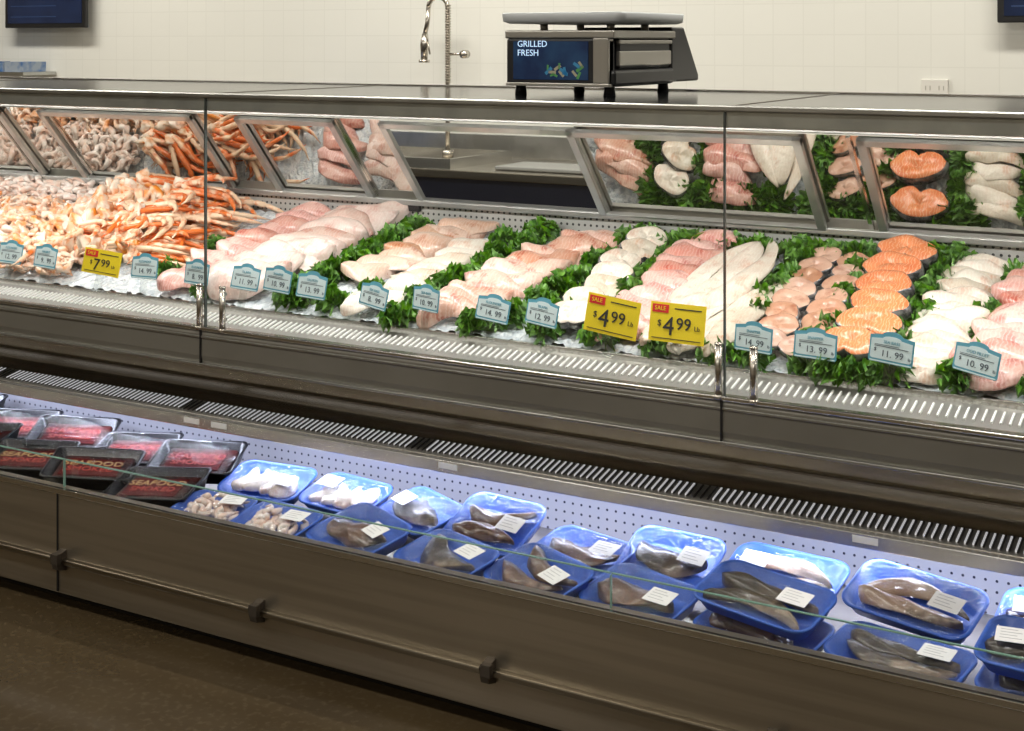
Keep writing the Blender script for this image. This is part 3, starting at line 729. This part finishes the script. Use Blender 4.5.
# ------------------------------------------------------------ back prep area
pc=empty('prep_sink_counter')
bx('cabinet',-8.0,-.5,5.75,6.45,.0,.96,M('cabinet_navy',(.015,.02,.05),.4),pc)
bx('worktop',-8.02,-.48,5.70,6.48,.96,1.0,steel_dk,pc,.005)
bx('backsplash',-8.02,-.48,6.46,6.49,1.0,1.12,alum,pc,.003)
a=Acc(); a.box(-4.3,-3.6,5.72,5.74,1.0,1.05); a.box(-4.3,-3.6,6.3,6.32,1.0,1.05); a.box(-4.3,-4.28,5.74,6.3,1.0,1.05); a.box(-3.62,-3.6,5.74,6.3,1.0,1.05); a.obj('sink_rim',chrome,pc,False)
bx('cutting_board',-3.4,-2.9,5.8,6.1,1.002,1.02,M('board_grey',(.25,.25,.24),.5),pc,.005)
bx('storage_bin',-4.9,-4.5,5.8,6.2,1.002,1.08,M('bin_blue',(.05,.12,.35),.4),pc,.02)
fa=empty('pre_rinse_faucet',(-3.98,6.3,1.0))
a=Acc(); pts=[(0,0,0),(0,0,.2),(0,0,.72)]
for k in range(9): t=pi*k/8; pts.append((-.055+.055*cos(t),-.02*k/8,.80+.055*sin(t)))
a.tube(pts,.013,10)
hp=[pts[-1],(-.115,-.02,.72),(-.125,-.03,.66)]
a.tube(hp,.013,10); a.tube([(-.125,-.03,.66),(-.128,-.03,.60),(-.13,-.03,.52)],[.016,.024,.018],12); a.tube([(-.13,-.03,.52),(-.13,-.03,.505)],[.030,.030],12)
a.tube([(-.11,-.03,.63),(-.08,-.05,.55)],.005,8)
a.tube([(0,0,.55),(.10,.02,.55)],.007,8); a.tube([(.10,-.01,.55),(.10,.03,.55)],.022,12)
a.tube([(0,0,0),(0,0,.04)],.03,12)
a.obj('riser_and_spray_head',steel,fa,True)
a=Acc()
for k in range(30):
    z=.40+.014*k; a.tube([(0,0,z),(0,0,z+.006)],.0175,10)
a.obj('spring_coil',steel_dk,fa,True)
ms=M('monitor_screen',(.006,.012,.035),.2,emit=.3,col2=(.01,.02,.06),ns=4); mlm=M('menu_line',(.02,.045,.12),.5,emit=.25)
def monitor(x0,x1,z0,z1):
    e=empty('wall_monitor',((x0+x1)/2,6.42,(z0+z1)/2)); w=(x1-x0)/2;h=(z1-z0)/2
    bx('bezel',-w,w,-.03,.0,-h,h,black,e,.006); bx('screen',-w+.03,w-.03,-.0335,-.029,-h+.03,h-.03,ms,e); bx('mount',-.1,.1,0,.08,-.1,.1,black,e)
    a=Acc()
    for k in range(5): a.box(-w+.06,w*.3,-.0345,-.033,-h+.07+.07*k,-h+.075+.07*k)
    a.obj('menu_lines',mlm,e,False)
monitor(-7.50,-6.76,1.705,2.15); monitor(-1.19,-.4,1.70,2.15)
op=empty('wall_outlet',(-1.48,6.49,1.406)); bx('plate',-.06,.06,-.008,.008,-.04,.04,M('outlet_plate',(.72,.70,.65),.4),op,.003)
a=Acc()
for x in (-.03,.03):
    a.box(x-.012,x-.008,-.0095,-.008,-.01,.01); a.box(x+.008,x+.012,-.0095,-.008,-.01,.01)
a.obj('slots',M('slot_grey',(.4,.38,.33),.5),op,False)
sh=empty('wall_shelf',(-7.35,6.35,1.40)); bx('board',-.55,.22,-.13,.14,0,.02,alum,sh)
a=Acc()
for k in range(4): a.box(-.5+.17*k,-.34+.17*k,-.1,.1,.021,.075+.01*(k%2))
a.obj('glove_boxes',[M('glove_box_blue',(.05,.14,.34),.5,col2=(.3,.35,.42),ns=12)],sh,False)

# ------------------------------------------------------------ lights
def area(name,loc,sx,sy,power,col,rot=(0,0,0)):
    l=bpy.data.lights.new(name,'AREA'); l.shape='RECTANGLE'; l.size=sx; l.size_y=sy; l.energy=power; l.color=col
    o=bpy.data.objects.new(name,l); C.objects.link(o); o.location=loc; o.rotation_euler=rot; return o
for i,(xa,xb) in enumerate(secs):
    L=xb-xa-.06
    area('case_lamp_%d'%i,((xa+xb)/2,3.255,1.42),L,.04,12.2*L/1.6,(1,.975,.94),(.45,0,0))
    area('led_strip_%d'%i,((xa+xb)/2,3.283,.436),L,.015,6.0*L/1.6,(.74,.81,1),(.22,0,0))
fx=M('diffuser',(1,.96,.88),.5,emit=2.5)
k=0
for (x,y,p) in ((-6.6,5.0,62),(-3.6,5.0,66),(-.8,5.0,60),(-6,1.2,38),(-3.2,1.0,38),(-.4,1.2,38),(-4.5,-1.8,32),(-.8,-1.8,32)):
    bx('ceiling_light_panel',x-.9,x+.9,y-.15,y+.15,RZ-.03,RZ,fx)
    area('ceiling_lamp_%d'%k,(x,y,RZ-.05),1.8,.3,p,(1,.95,.85)); k+=1
w=bpy.data.worlds.new('world'); bpy.context.scene.world=w; w.use_nodes=True
w.node_tree.nodes['Background'].inputs[0].default_value=(.05,.045,.04,1); w.node_tree.nodes['Background'].inputs[1].default_value=.3

# ------------------------------------------------------------ camera
cd=bpy.data.cameras.new('camera'); cam=bpy.data.objects.new('camera',cd); C.objects.link(cam)
cam.location=(0,0,1.62); cam.rotation_euler=(pi/2,0,math.atan2(.4948,.869))
cd.sensor_width=36; cd.lens=1400/1024*36; cd.shift_y=-324.5/1024; cd.clip_start=.05
bpy.context.scene.camera=cam
try:
    bpy.context.scene.view_settings.view_transform='Standard'
except Exception: pass
